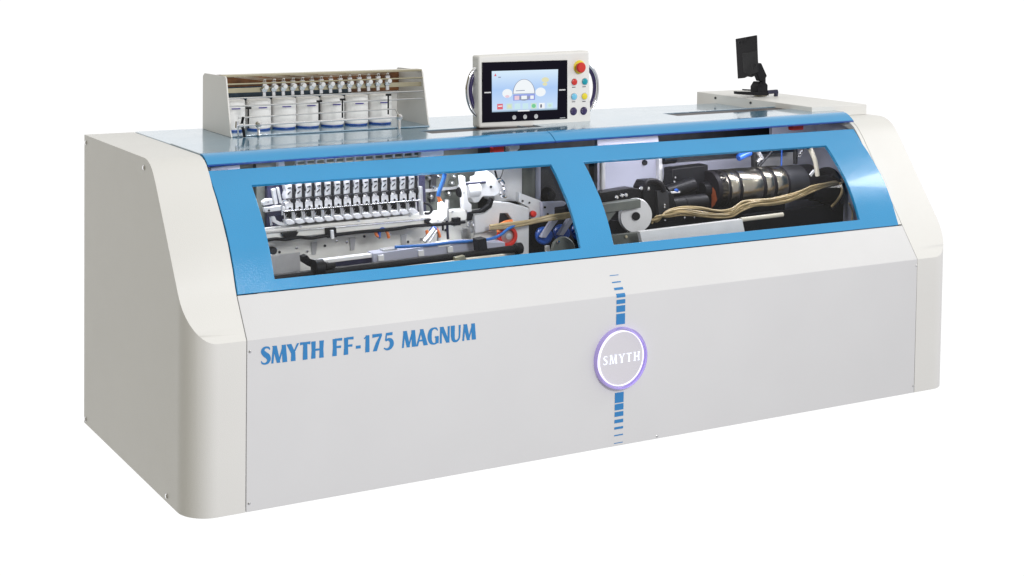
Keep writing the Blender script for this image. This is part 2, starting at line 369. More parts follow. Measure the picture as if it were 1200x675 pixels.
def slope_pt(x, s):                   # s = height along the sheet measured from the crease; <0 on the vertical
    if s <= 0: return Vector((x, -.0009, HC+s))
    d = Vector((0, 1, 1.464)).normalized(); n = Vector((0, -1.464, 1)).normalized()
    return Vector((x, 0, HC))+d*s+n*.0009
def bar(bm, x0, x1, s0, s1):
    if s0 < 0 < s1: ss = [s0, -.0005, .0008, s1]
    else: ss = [s0, s1]
    L = [(bm.verts.new(slope_pt(x0, s)), bm.verts.new(slope_pt(x1, s))) for s in ss]
    for (a, b), (c, d) in zip(L, L[1:]): bm.faces.new((a, b, d, c))
up = [(722, 381-1, 367.5), (0, 365.5, 358), (0, 356, 351), (0, 348.5, 343.8), (0, 339.5, 336.6), (0, 330.8, 329.4), (0, 322.2, 321.4)]
def s_of(py):                         # photo row on the stripe axis -> distance along the sheet
    z = W(727, py, 0).z
    if z <= HC: return z-HC
    d = ray(727, py); n = Vector((0, -1.464, 1)); p = Vector((1.68, 0, HC))
    q = CAM+d*((p-CAM).dot(n)/d.dot(n)); return (q-Vector((q.x, 0, HC))).length
for _, a, b in up:
    bm = N(); bar(bm, 1.661, 1.701, s_of(a), s_of(b)); part('stripe', bm, vinyl, machine, smooth=False)
for a, b in ((471.5, 459.5), (480, 472.8), (487.5, 482), (495, 491), (502.3, 499.6), (510, 508.6), (518.8, 518)):
    bm = N(); bar(bm, 1.661, 1.701, s_of(a), s_of(b)); part('stripe', bm, vinyl, machine, smooth=False)
bd = P1('badge', lambda b: lathe(b, BC+Vector((0, .0005, 0)), (0, -1, 0), [(0, .101), (.010, .101), (.012, .099), (.012, 0)], 64), badge, machine)
def crescent(bm, n=96):               # ring whose rim is widest at upper right and lower left
    L = []
    for i in range(n):
        t = i*2*math.pi/n; c, s = math.cos(t), math.sin(t)
        wd = .0022+.0078*max(0, math.cos(2*(t-math.radians(52))))**1.5
        ro = BR_+.004; ri = ro-wd
        L.append([bm.verts.new(BC+Vector((r*c, y, r*s))) for r, y in ((ro, .0005), (ro, -.018), (ro-.002, -.021), (ri+.001, -.021), (ri, -.018), (ri, .0005))])
    for i in range(n):
        A, B = L[i], L[(i+1) % n]
        for k in range(6): bm.faces.new((A[k], A[(k+1) % 6], B[(k+1) % 6], B[k]))
P1('badge_ring', crescent, lav, bd)
def inner_led(bm, n=96):
    L = []
    for i in range(n):
        t = i*2*math.pi/n; c, s = math.cos(t), math.sin(t)
        wd = .0008+.0035*max(0, math.cos(t-math.radians(155)))
        ro = .1015
        L.append([bm.verts.new(BC+Vector((r*c, y, r*s))) for r, y in ((ro+.001, -.004), (ro+.001, -.0135), (ro-wd, -.0135), (ro-wd, -.004))])
    for i in range(n):
        A, B = L[i], L[(i+1) % n]
        for k in range(4): bm.faces.new((A[k], A[(k+1) % 4], B[(k+1) % 4], B[k]))
P1('light_edge', inner_led, led, bd)
bm = N(); text(bm, 'SMYTH', BC.x-.082, BC.z-.016, .166, .032, -.0132, sp=.26, serif=True, thin=.72); part('lettering', bm, ledtext, bd, smooth=False)

# ------------------------------------------------------------------ mechanism behind the left window
m = machine
frame = poly('bed_plate', [(303, 274), (616, 240), (616, 320), (303, 345)], .52, .03, plate, m, bevel=.002)
poly('bed_plate', [(309, 300), (352, 296), (352, 330), (309, 334)], .505, .01, alu, m, bevel=.001, label='brushed metal access plate')
poly('cross_rail', [(304, 270), (548, 245.5), (548, 257.5), (304, 282)], .40, .045, plate, m, bevel=.002)
P1('rail_cable', lambda b: tube(b, [W(x, y, .385) for x, y in ((310, 282), (322, 280), (335, 280.5), (350, 278), (365, 279), (383, 276), (400, 274.5), (420, 272), (440, 270.5), (462, 268.5), (480, 265.5), (500, 264), (520, 262.5), (545, 260))], .006), black, m)
poly('rail_clamp', [(383, 268), (394, 267), (395, 278), (384, 279)], .38, .03, black, m, bevel=.001)
poly('rail_clamp', [(331, 274), (350, 272), (346, 279), (336, 280)], .38, .03, black, m, bevel=.001)
poly('rail_clamp', [(388, 270), (391, 269.8), (392, 280), (389, 280)], .37, .01, cast, m)
poly('rail_clamp', [(500, 257), (506, 256.5), (503, 260), (506, 262), (500, 262)], .38, .03, black, m)
poly('rail_clamp', [(532, 256), (540, 255), (540, 264), (532, 265)], .38, .03, black, m, bevel=.001)
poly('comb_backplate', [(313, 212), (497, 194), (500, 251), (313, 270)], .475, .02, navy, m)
poly('head_panel', [(300, 190), (318, 188), (320, 272), (302, 275)], .5, .03, olive, m)
poly('head_panel', [(496, 170), (560, 165), (560, 246), (498, 252)], .56, .03, olive, m)
# one sewing unit, then thirteen copies
BX, BY = 338, 262.5
def u(px): return [(BX+a, BY+b-.089*a) for a, b in px]
bright = mat('bright_machined_steel', (.82, .82, .84), .3, metal=.5, bump=.25, bscale=70, var=.15, vscale=40, rvar=.1)
unit = poly('sewing_unit', u([(-4, -25), (-.5, -27), (3.4, -27.5), (5.4, -24), (6, -15), (-3, -14.5)]), .41, .035, bright, m, bevel=.0012)
def sub(nm, px, Y, th, mm, bev=.0008): return poly(nm, u(px), Y, th, mm, unit, bevel=bev)
sub('needle_holder', [(-3.6, -45), (-1, -48), (4, -48.5), (5.6, -46), (5, -41), (4.2, -38), (6.4, -34), (7, -29.5), (-2.4, -28.4), (-3.2, -33), (-1.6, -38)], .425, .035, bright)
sub('clamp_knob', [(-1, -53), (2, -54), (5.5, -53), (6, -49.5), (0, -49)], .42, .03, dark)
sub('pin', [(6.6, -47), (7.6, -47.2), (8.2, -16), (6.9, -15.6)], .405, .02, black)
sub('looper', [(-3.8, -9), (-2.6, -14.2), (5.8, -15), (6.2, -13.2), (2.4, -12.8), (4.6, -8.6), (1.6, -6.2), (-1.4, -7.6), (.6, -10.6), (-1.8, -12.4)], .392, .015, black)
sub('stop_knob', [(3, -28.6), (6, -29.6), (9.2, -28.2), (8.8, -24.4), (6.4, -23.4), (4, -25)], .398, .02, black)
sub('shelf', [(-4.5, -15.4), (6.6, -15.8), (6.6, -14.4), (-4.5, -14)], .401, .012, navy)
sub('cap', [(-3.4, -50), (-.6, -51), (-.4, -46.5), (-3.2, -46)], .415, .01, chrome, 0)
sub('slot', [(-.6, -42.5), (3.2, -43), (3.2, -41.4), (-.6, -41)], .4235, .002, dark, 0)
sub('slot', [(-1, -35.5), (2.4, -38.5), (2.8, -37), (-.4, -34)], .4235, .002, dark, 0)
sub('clip', [(-2.8, -29.8), (3.6, -30.2), (3.6, -28.8), (-2.8, -28.4)], .421, .004, dark, 0)
sub('post', [(3.8, -13), (5.4, -13.2), (6.4, 0), (4.6, .4)], .385, .012, steel)
sub('foot', [(-3.2, -4.4), (-1, -5.2), (3.6, -4.8), (7, -2), (7.4, .4), (.6, 1.2), (-2.6, -1)], .378, .03, bright)
sub('strip', [(8.6, -45), (9.4, -45.1), (10, -27), (9.2, -26.9)], .43, .01, chrome, 0)  # shiny strips added in the gaps to brighten the dark backing
sub('strip', [(9, -24), (9.8, -24.1), (10.2, -3), (9.4, -2.9)], .415, .01, steel, 0)
sub('hook_plate', [(-3.6, -14.6), (6.4, -15.2), (7, -3.5), (-3, -3)], .405, .006, bright)
sub('needle', [(-5.2, -13), (-4.2, -13.2), (-3.4, 0), (-4.6, .2)], .383, .006, chrome, 0)
sub('needle', [(.8, -28), (1.7, -28.1), (1.9, -24), (1, -24)], .396, .006, chrome, 0)
bmk = N(); c = W(*u([(1.6, -18)])[0], .409); lathe(bmk, c, (0, -1, 0), [(0, .0042), (.002, .0042), (.0021, 0)], 10); part('hole', bmk, black, unit)
bmk = N(); c = W(*u([(7.5, -52)])[0], .40); bmesh.ops.create_uvsphere(bmk, u_segments=10, v_segments=8, radius=.0055, matrix=Matrix.Translation(c)); part('ball', bmk, chrome, unit)
d1 = W(BX+11.54, BY-1.02, .41)-W(BX, BY, .41)
kids = list(unit.children)
for k in range(1, 14):
    o = unit.copy(); C.objects.link(o); o.parent = machine; o.location = unit.location+Vector((d1.x*k, 0, d1.z*k)); W0[o.name] = W0[unit.name]
    for ch in kids:
        c2 = ch.copy(); C.objects.link(c2); c2.parent = o
# left end of the combs
poly('guide_block', [(308, 237), (312, 234), (319, 233), (320, 239), (309, 241)], .385, .02, cast, m, bevel=.001)
poly('guide_bar', [(310, 243.5), (331, 241), (334, 243), (334, 246), (311, 249)], .38, .02, cast, m, bevel=.001)
poly('guide_bar', [(319, 222), (323, 221), (326, 239), (322, 240)], .40, .015, alu, m, bevel=.001)
poly('guide_bar', [(325, 220), (327, 219.6), (331, 238), (329, 238.6)], .39, .012, alu, m, bevel=.0008)
poly('guide_link', [(312, 250), (330, 248), (331, 251), (322, 253), (313, 254)], .39, .02, navy, m, bevel=.001)
P1('bolt', lambda b: lathe(b, W(315, 246.6, .379), (0, -1, 0), [(0, .004), (.003, .004), (.0035, 0)], 10), dark, m)
P1('bolt', lambda b: lathe(b, W(314, 236.6, .384), (0, -1, 0), [(0, .004), (.003, .004), (.0035, 0)], 10), chrome, m)
P1('guide_pin', lambda b: (cyl(b, W(317, 254, .375), W(318, 264, .375), .004), cyl(b, W(330, 241, .375), W(331, 252, .375), .0035)), chrome, m)
poly('guide_arm', [(319, 254), (322, 253.5), (324, 258), (330, 261), (337, 261.5), (336, 264.5), (327, 264), (320, 260)], .385, .02, cast, m, bevel=.001)
poly('guide_bar', [(493, 219), (495, 218.8), (496.5, 252), (494.2, 252.5)], .38, .02, alu, m, bevel=.0005)
P1('guide_hook', lambda b: tube(b, [W(x, y, .385) for x, y in ((498, 250), (503, 250), (506, 246), (503, 240), (497, 238))], .005), black, m)
for y_, Y_, r_ in ((213.5, .40, .0028), (235.5, .405, .0024), (247.5, .388, .003)): P1('added_bright_rod', lambda b: cyl(b, W(332, y_+.4, Y_), W(494, y_+.4-.0825*162, Y_), r_, n=10), chrome, m)  # fine chrome rods added across the combs to brighten their backing
P1('added_bright_rod', lambda b: cyl(b, W(312, 272.6, .39), W(500, 256.6, .39), .0035, n=10), chrome, m)
# ladder of guides seen in the gap above the door
gx = [(347+11.4*k, 189-.91*k) for k in range(13)]
yy = .47
gf = P1('thread_guide_rail', lambda b: (pp(b, [(345, 193.6), (490, 182.0), (490, 183.2), (345, 194.8)], yy, .01), pp(b, [(345, 188.8), (490, 177.2), (490, 178.6), (345, 190.2)], yy, .01)), cream, m)
for x, y in gx: poly('post', [(x, y), (x+1.8, y-.1), (x+1.8, y+5.4), (x, y+5.5)], yy-.012, .011, cast, gf)
poly('guide_lamp', [(326, 187), (333, 186), (334, 195), (326, 196)], .44, .02, cast, m, bevel=.002)
poly('guide_block', [(247, 197), (281, 193), (281, 207), (247, 210)], .50, .02, lplate, m)
poly('guide_block', [(493, 172), (502, 171), (520, 176), (520, 182), (493, 185)], .46, .02, cast, m, bevel=.002)
poly('lamp_housing', [(578.5, 169), (591, 167), (591, 179), (578.5, 180)], .45, .03, red, m, bevel=.003)
poly('guide_block', [(597, 164), (609, 163), (609, 174), (603, 180), (597, 178)], .47, .03, cast, m, bevel=.002)
poly('upper_plate', [(700, 158), (770, 151), (772, 168), (700, 174)], .50, .02, lplate, m)
poly('lamp_housing', [(929, 144), (942, 143), (942, 152), (929, 153)], .45, .03, red, m, bevel=.003)
poly('upper_plate', [(905, 141), (992, 135), (992, 160), (905, 165)], .60, .02, lplate, m)
# work lamp and its hoses
wl = P1('work_lamp', lambda b: lathe(b, W(516.5, 257, .36), (0, 0, 1), [(0, .0085), (.004, .012), (.06, .012), (.064, .007), (.066, 0)], 18), lamp, m)
P1('lamp_collar', lambda b: cyl(b, W(516, 236, .36), W(513.5, 230, .36), .008, .005), orange, wl)
P1('lamp_hose', lambda b: tube(b, [W(x, y, .36) for x, y in ((513.8, 230), (514.5, 225), (517, 218), (520, 210), (521, 202), (519, 194), (517, 185))], .0078), hoseb, wl)
P1('bearing_sleeve', lambda b: lathe(b, W(523, 258, .39), (0, 0, 1), [(0, .010), (.075, .010), (.078, .008), (.08, 0)], 20), steel, m)
for c, y in (((508, 275), .38), ((448, 276), .40)):
    x, yy2 = c
    nz = P1('air_nozzle', lambda b: tube(b, [W(x-4, yy2+2, y), W(x-3, yy2-5, y), W(x, yy2-8, y), W(x+3, yy2-6, y)], .0065), bluep, m)
    P1('nozzle_tip', lambda b: tube(b, [W(x-4.5, yy2+1, y), W(x-7, yy2-1, y), W(x-8, yy2-5, y)], .006), orange, nz)
    P1('nozzle_tip', lambda b: tube(b, [W(x+3, yy2-7, y), W(x+6, yy2-3, y), W(x+7.5, yy2+3, y)], .0055), orange, nz)
P1('link_rod', lambda b: (cyl(b, W(497, 283, .37), W(509, 268, .37), .009), cyl(b, W(503, 284, .36), W(512, 270, .36), .004)), steel, m)
P1('upright_rod', lambda b: cyl(b, W(514.5, 284, .40), W(514.5, 257, .40), .0085), cast, m)
P1('upright_rod', lambda b: cyl(b, W(525, 280, .40), W(523.4, 255, .40), .005), navy, m)
P1('upright_rod', lambda b: cyl(b, W(519, 270, .42), W(519, 255, .42), .004), black, m)
random.seed(21)
for k in range(16):
    x = 330+k*16+random.uniform(-4, 4); y = 286-.085*(x-330)+random.uniform(-2, 14)
    P1('bolt', lambda b: lathe(b, W(x, y, .519), (0, -1, 0), [(0, .005), (.004, .005), (.0045, .003), (.0046, 0)], 8), chrome if k % 3 else dark, m)
for x, y in ((365, 284), (410, 279), (470, 275), (541, 268)):
    poly('plate_rib', [(x, y), (x+7, y-.6), (x+5.5, y+14), (x+1, y+14.4)], .512, .009, alu, m, bevel=.001)
for x in (352, 420, 455, 480, 530):
    y = 268.5-.098*(x-318); P1('bolt', lambda b: lathe(b, W(x, y, .399), (0, -1, 0), [(0, .0045), (.003, .0045), (.0035, 0)], 10), steel, m)
for x, y, c in ((500, 208, steel), (506, 219, chrome), (512, 206, chrome), (528, 214, steel), (503, 230, steel), (530, 206, chrome), (524, 226, steel)):
    P1('bolt', lambda b: lathe(b, W(x, y, .555), (0, -1, 0), [(0, .008), (.02, .008), (.024, .004), (.0245, 0)], 12), c, m)
poly('rear_link', [(498, 222), (540, 218), (540, 221), (498, 225.5)], .545, .01, alu, m)
poly('rear_link', [(505, 200), (512, 199), (510, 236), (504, 237)], .548, .01, dark, m)
P1('link_spring', lambda b: tube(b, [W(548+9*math.cos(t*.9)*.35+t*.5, 262+3*math.sin(t*2.2), .41) for t in range(14)], .0025, n=6, smooth=4), steel, m)
# lower channel, slider and black shaft
P1('slide_bar', lambda b: pp(b, [(370, 306), (438, 297.5), (438, 301.5), (370, 310)], .30, .03), cast, m, bevel=.001)
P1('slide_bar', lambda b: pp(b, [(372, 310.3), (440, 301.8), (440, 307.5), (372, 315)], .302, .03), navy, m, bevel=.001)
ch = poly('channel', [(438, 297), (545, 283), (592, 284), (592, 292), (545, 300), (438, 311)], .285, .05, lplate, m, bevel=.0015)
for x, y in ((447, 302.5), (494, 297), (528, 292.5)): poly('channel_block', [(x-3.4, y-3), (x+3, y-3.8), (x+3.4, y+3), (x-3, y+3.6)], .275, .009, cast, ch, bevel=.001)
poly('channel_cap', [(449, 292.5), (465, 290.5), (467, 293.5), (449, 296.5)], .29, .03, alu, ch, bevel=.001)
poly('channel_cap', [(514, 285), (528, 283), (528, 288), (514, 290)], .28, .03, plate, ch, bevel=.001)
P1('shaft', lambda b: cyl(b, W(312, 327.5, .21), W(611, 290.5, .21), SZ(9, 450, 308, .21)/2), black, m)
P1('shaft_end', lambda b: lathe(b, W(604, 291.5, .21), W(614, 290.2, .21)-W(604, 291.5, .21), [(0, .016), (.004, .021), (.024, .021), (.027, .017), (.027, .011), (.022, .010), (.022, 0)], 24), rubber, m)
P1('shaft_collar', lambda b: (cyl(b, W(368, 314, .20), W(378, 313, .20), .028), cyl(b, W(378, 312.5, .20), W(392, 310.6, .20), .011), cyl(b, W(381, 312, .20), W(384, 311.7, .20), .015)), black, m, label='black ribbed shaft collar')
poly('clamp', [(355, 301), (360, 299), (364, 304), (372, 306), (374, 312), (364, 313), (356, 308)], .24, .03, black, m, bevel=.001)
poly('clamp', [(560, 281), (570, 279), (572, 296), (562, 298)], .2, .04, black, m, bevel=.002)
poly('floor_plate', [(392, 323), (540, 305.5), (540, 322), (392, 340)], .16, .02, cream, m)
poly('floor_plate', [(548, 303.5), (592, 298.5), (592, 314), (548, 318)], .16, .02, cream, m)
poly('floor_plate', [(318, 329.5), (391, 322.5), (391, 344), (318, 350)], .165, .02, black, m)
poly('fitting', [(534, 302), (545, 299.5), (545, 306), (534, 308)], .17, .02, bronze, m, bevel=.001)
P1('pivot_knob', lambda b: lathe(b, W(318, 293, .45), (0, -1, 0), [(0, .014), (.02, .014), (.024, .010), (.0245, 0)], 20), dark, m)
# sewing head castings
poly('head_column', [(578, 192), (612, 189), (612, 232), (604, 236), (579, 236)], .53, .08, cast, m, bevel=.003)
P1('drive_arm', lambda b: (pp(b, [(545, 219), (562, 214), (567, 201), (571, 200), (578, 204), (586, 213), (587, 226), (580, 230), (566, 230.5), (561, 237), (556, 238), (552, 232), (546, 230)], .43, .06)), cast, m, bevel=.004, seg=3)
P1('drive_arm_boss', lambda b: (cyl(b, W(546, 223, .44), W(560, 221.5, .44), .03), cyl(b, W(552, 210, .46), W(561, 209, .46), .012)), cast, m, bevel=.002)
poly('lever', [(540.5, 207), (543, 206), (545.3, 207.5), (546.5, 222), (549, 236), (553, 240), (553, 251), (546, 252), (543, 244), (542, 226)], .40, .025, cast, m, bevel=.003, seg=3)
P1('lever_shaft', lambda b: cyl(b, W(546, 215.4, .425), W(569, 213.6, .425), .0045), navy, m)
P1('lever_hub', lambda b: lathe(b, W(540, 225, .42), (-1, -.4, 0), [(0, .02), (.006, .02), (.010, .012), (.0105, 0)], 24), black, m)
P1('arm_bolt', lambda b: cyl(b, W(575.4, 219, .43), W(575.4, 219, .425), .005), black, m)
P1('curved_pipe', lambda b: tube(b, [W(x, y, .42) for x, y in ((582, 212), (586, 211), (590, 216), (592, 224), (592, 230), (588, 229), (588, 222))], .008), chrome, m)
P1('cable', lambda b: tube(b, [W(x, y, .46) for x, y in ((580, 200), (582, 209), (578, 211), (572, 206))], .004), black, m)
P1('cable', lambda b: tube(b, [W(x, y, .5) for x, y in ((590, 196), (588, 205), (584, 212))], .002), dark, m)
poly('black_bracket', [(576, 232), (579, 234), (576, 243), (568, 249), (555, 251), (553, 258), (548, 259), (549, 249), (564, 246.5), (573, 240)], .39, .02, black, m, bevel=.001)
P1('side_casting', lambda b: pp(b, [(556, 252), (568, 250), (576, 244), (579, 236), (600, 238), (620, 244), (620, 298), (611, 299), (606, 284), (603, 270), (600, 257), (595, 250), (586, 250), (584, 268), (557, 274)], .40, .03), cast, m, bevel=.003)
poly('side_casting', [(556, 275), (584, 268.5), (586, 280), (570, 285), (556, 284)], .43, .03, plate, m, bevel=.002)
poly('corner_bracket', [(609, 226), (634, 235.5), (636, 254), (630, 258), (621, 256), (620, 243), (609, 237)], .42, .03, cast, m, bevel=.002)
for x, y in ((612.6, 235.5), (620.5, 237.5)): P1('bolt', lambda b: cyl(b, W(x, y, .42), W(x, y, .412), .004), dark, m)
poly('sensor_bracket', [(635.5, 237), (661, 236), (664, 238.5), (661, 241.5), (650, 243), (650, 254), (636, 254)], .40, .02, lplate, m, bevel=.002)
for x, y in ((638.6, 243), (642, 251)): P1('bolt', lambda b: cyl(b, W(x, y, .40), W(x, y, .393), .0045), black, m)
P1('column', lambda b: cyl(b, W(617, 245, .55), W(617, 185, .55), .036), olive, m)
P1('column', lambda b: cyl(b, W(629.5, 240, .53), W(629.5, 187, .53), .014), lplate, m)
poly('side_shield', [(632, 184), (690, 180), (690, 245), (632, 240)], .54, .02, dark, m)
P1('shield_knob', lambda b: (lathe(b, W(641.5, 228, .54), (0, -1, 0), [(0, .032), (.012, .030), (.03, .020), (.032, 0)], 24), cyl(b, W(641.5, 228, .51), W(641.5, 228, .495), .006)), black, m)
poly('lower_backing', [(617, 250), (700, 240), (700, 310), (604, 315)], .46, .02, black, m)
for (x, y) in ((635.4, 275.5), (655.8, 272.8), (676, 270.5)):
    w = P1('roller', lambda b: lathe(b, W(x+1, y, .40), (-.35, -1, 0), [(0, .034), (.018, .034), (.024, .028), (.024, .014), (.030, .013), (.031, 0)], 28), bluep, m)
    P1('roller_arm', lambda b: prism(b, [W(x-1, y+3, .355), W(x+4.6, y+3.2, .355), W(x+20, y-19, .355), W(x+12, y-17.5, .355)], (0, .02, 0)), lplate, w, bevel=.0015)
P1('cover_disc', lambda b: lathe(b, W(659, 294, .24), (0, -1, .1), [(0, .055), (.006, .055), (.010, .05), (.0105, .0)], 40), olive, m)
P1('rocker_arm', lambda b: tube(b, [W(x, y, .36) for x, y in ((641, 288), (642, 296), (646, 300))], .010), plate, m)
P1('bolt', lambda b: lathe(b, W(654, 283.5, .225), (0, -1, 0), [(0, .006), (.005, .006), (.006, 0)], 12), chrome, m)
bmk = N(); ringy(bmk, W(593, 276, .385), (-.15, -1, 0), .027, .040, .02); rr_ = part('red_wheel', bmk, red, m, bevel=.002)
P1('wheel_hub', lambda b: lathe(b, W(594, 276, .39), (-.15, -1, 0), [(0, .028), (.008, .028), (.012, .02), (.02, .012), (.021, 0)], 28), alu, rr_)
P1('arch_window', lambda b: pp(b, [(585.5, 266), (585.5, 252), (589, 250), (594, 250), (598, 253), (601, 258), (602, 268)], .425, .02), dark, m)
P1('belt', lambda b: tube(b, [W(x, y, .375) for x, y in ((584, 272), (586, 265), (592, 261), (600, 259.5))], .008), orange, m)
P1('red_knob', lambda b: lathe(b, W(624, 250.5, .41), (0, -1, 0), [(0, .013), (.012, .012), (.016, .008), (.017, 0)], 20), red, m)
P1('air_hose', lambda b: tube(b, [W(x, y, z) for x, y, z in ((463, 289.5, .27), (500, 287.5, .27), (530, 284, .27), (555, 282.5, .28), (575, 280, .30), (587, 275, .33), (596, 268, .34), (608, 262.5, .35), (625, 259, .36), (640, 257.5, .36))], .0055), hoseb, m)
random.seed(3)
for k in range(5):
    dy = -3+k*1.5
    P1('air_hose', lambda b: tube(b, [W(x, y+dy*(.6+.4*math.sin(x*.11+k)), z) for x, y, z in ((574, 267, .36), (595, 264.5, .35), (615, 260.5, .34), (632, 258.5, .33), (645, 256, .32), (660, 252.5, .31), (676, 249.5, .31), (700, 244, .32))], .0048 if k % 2 else .006), tan, m)

# ------------------------------------------------------------------ mechanism behind the right window
poly('plate_and_highlight', [(700, 184), (772, 178), (772, 218), (700, 226)], .62, .02, lplate, m)
poly('plate_and_highlight', [(772.3, 178), (776.5, 177.5), (776.5, 216), (772.3, 217)], .60, .03, cast, m)  # white strip stands in for the highlight down the plate's right edge
P1('plate_hole', lambda b: cyl(b, W(755.5, 190.6, .62), W(755.5, 190.6, .612), .012), black, m)
P1('column', lambda b: cyl(b, W(706, 224, .58), W(706, 180, .58), .012), alu, m)
poly('frame_bar', [(776, 172), (930, 160), (930, 178), (776, 190)], .66, .03, dark, m)
poly('frame_bar', [(776, 190), (880, 182), (880, 200), (776, 212)], .70, .03, lplate, m)
P1('pipe', lambda b: cyl(b, W(776, 187.5, .60), W(791, 186, .60), .019), black, m, bevel=.003)
P1('side_liner', lambda b: prism(b, [(3.193, y, z) for y, z in ((.06, .43), (.79, .43), (.79, 1.08), (.42, 1.08), (.34, 1.02), (.12, .70))], (.009, 0, 0)), lplate, m)
P1('seam_strip', lambda b: prism(b, [(3.184, y, zt(y)-.002) for y in (.092, .13, .2, .27, .325, .345, .362, .385, .41, .435)]+[(3.184, y, zt(y)-.03) for y in (.435, .385, .345, .27, .13, .11)], (.0185, 0, 0)), white, m)
rb = poly('support_bar', [(700, 240.5), (751, 233.5), (751, 243.5), (700, 251)], .30, .035, olive, m, bevel=.0015)
poly('gusset', [(709, 250), (722, 248.5), (711, 262)], .31, .015, olive, rb)
poly('carriage', [(703, 226), (740, 220), (752, 222), (752, 231), (703, 238)], .40, .05, black, m, bevel=.003)
for x, y in ((722, 231.5), (728, 229.5), (733, 229), (751, 221), (759, 221.5)): P1('bolt', lambda b: lathe(b, W(x, y, .385), (-.3, -1, .5), [(0, .0085), (.008, .0085), (.012, .005), (.0122, 0)], 14), chrome, m)
disc = P1('reel', lambda b: lathe(b, W(745.5, 253, .33), (-.25, -1, 0), [(-.018, .062), (-.018, .069), (-.013, .070), (-.006, .066), (0, .067), (.004, .066), (.004, .018), (.0045, 0)], 56), cast, m)
P1('reel_hub', lambda b: lathe(b, W(745.0, 253.2, .323), (-.25, -1, 0), [(0, .0165), (.006, .0165), (.006, .008), (.0065, 0)], 24), black, disc)
P1('gripper', lambda b: (pp(b, [(752, 220), (756, 212), (768, 211), (776, 214), (780, 224), (790, 226), (792, 258), (768, 262), (762, 245), (754, 236)], .40, .06)), black, m, bevel=.004)
P1('gripper_arm', lambda b: tube(b, [W(x, y, .38) for x, y in ((755, 224), (758, 214), (766, 212), (774, 216), (778, 224))], .012), rubber, m)
poly('gripper_block', [(770, 224), (783, 223), (785, 252), (772, 253)], .385, .02, dark, m, bevel=.002)
P1('motor', lambda b: (cyl(b, W(786, 240, .44), W(826, 235.5, .44), .031), cyl(b, W(780, 226, .47), W(812, 216, .47), .03), cyl(b, W(800, 239, .44), W(803, 238.6, .44), .034)), black, m, bevel=.002)
poly('motor_housing', [(788, 198), (830, 193), (830, 222), (788, 232)], .52, .06, black, m, bevel=.004)
poly('motor_label', [(787, 224.8), (797, 224), (797, 226), (787, 226.6)], .40, .008, cast, m)
P1('blue_knob', lambda b: lathe(b, W(792, 223, .41), (0, -1, 0), [(0, .008), (.01, .007), (.0105, 0)], 14), bluep, m)
for x, y in ((778.5, 240), (778.5, 243), (791, 208), (790, 213), (802, 255), (813.5, 254.5), (779, 258)): P1('bolt', lambda b: lathe(b, W(x, y, .375), (0, -1, .2), [(0, .0042), (.003, .004), (.004, 0)], 10), chrome, m)
# drum
A = W(829, 222, .50); B = W(948, 213.5, .50); ax = (B-A).normalized(); B = Vector((B.x, A.y, A.z+(B.z-A.z)*.4)); ax = (B-A).normalized()
RD = SZ(45, 840, 221, .42)/2
Ld = (B-A).length
drum = P1('drum', lambda b: lathe(b, A, ax, [(0, RD*.55), (0, RD*.97), (.012, RD), (.05, RD), (.05, RD*.95), (Ld, RD*.95), (Ld, 0)], 72), rubber, m, angle=30)
def at(px): return (W(px, 225, A.y-RD*.7)-A).dot(ax)
for a, b in ((843, 850.8), (854.2, 863.5), (867.3, 891), (895.2, 904), (907.6, 920)):
    a, b = at(a), at(b)
    P1('drum_band', lambda q: lathe(q, A+ax*a, ax, [(0, RD*.955), (0, RD*.99), (.0015, RD*1.0), (b-a-.0015, RD*1.0), (b-a, RD*.99), (b-a, RD*.955)], 72), drumm, drum, angle=30)
P1('drum_band', lambda q: lathe(q, A+ax*at(923), ax, [(0, RD*.955), (0, RD*.96), (at(945)-at(923), RD*.96), (at(945)-at(923), RD*.955)], 72), dark, drum, angle=30, label='dark end band')
P1('drum_hub', lambda q: lathe(q, A-ax*.03, ax, [(0, .03), (.02, .034), (.0299, .034)], 32), black, drum)
P1('paint_mark', lambda q: prism(q, [A-ax*.0015+Vector((0, p, s)) for p, s in ((-.028, -.005), (-.036, .015), (-.052, .0), (-.064, -.035), (-.050, -.060), (-.030, -.074), (-.03, -.04))], ax*.001), rust, drum, smooth=False)
P1('brake_disc', lambda b: lathe(b, W(962, 219, .50), (1, 0, 0), [(0, .070), (.03, .085), (.05, .085), (.055, .07), (.056, 0)], 48), rubber, m)
P1('brake_disc', lambda b: lathe(b, W(950, 222, .46), (1, -.1, 0), [(0, .05), (.09, .06), (.1, 0)], 40), rubber, m)
P1('drive_belt', lambda b: tube(b, [W(x, y, .40) for x, y in ((975, 205), (984, 213), (987, 225), (983, 236), (975, 246))], .008), rubber, m)
# frame struts and cables at the rear
P1('strut', lambda b: (cyl(b, W(884, 196, .58), W(884, 166, .58), .012), cyl(b, W(932, 192, .56), W(932, 162, .56), .010), cyl(b, W(889, 195, .55), W(912, 168, .55), .007)), dark, m)
poly('rear_sheet', [(886, 166), (965, 158), (968, 200), (888, 206)], .74, .02, cast, m)
P1('valve', lambda b: (cyl(b, W(893, 186, .52), W(888, 178, .52), .010), cyl(b, W(887, 190, .52), W(893, 184, .52), .007), cyl(b, W(936, 184, .52), W(940, 176, .52), .008)), alu, m)
P1('blue_connector', lambda b: cyl(b, W(865, 185, .48), W(879, 178.5, .48), .015), bluep, m, bevel=.002)
P1('cable', lambda b: tube(b, [W(x, y, .52) for x, y in ((915.5, 164), (916, 175), (915.5, 196))], .0035), bluep, m)
P1('cable', lambda b: tube(b, [W(x, y, .52) for x, y in ((845, 172), (858, 176), (866, 178), (878, 177))], .0025), dark, m)
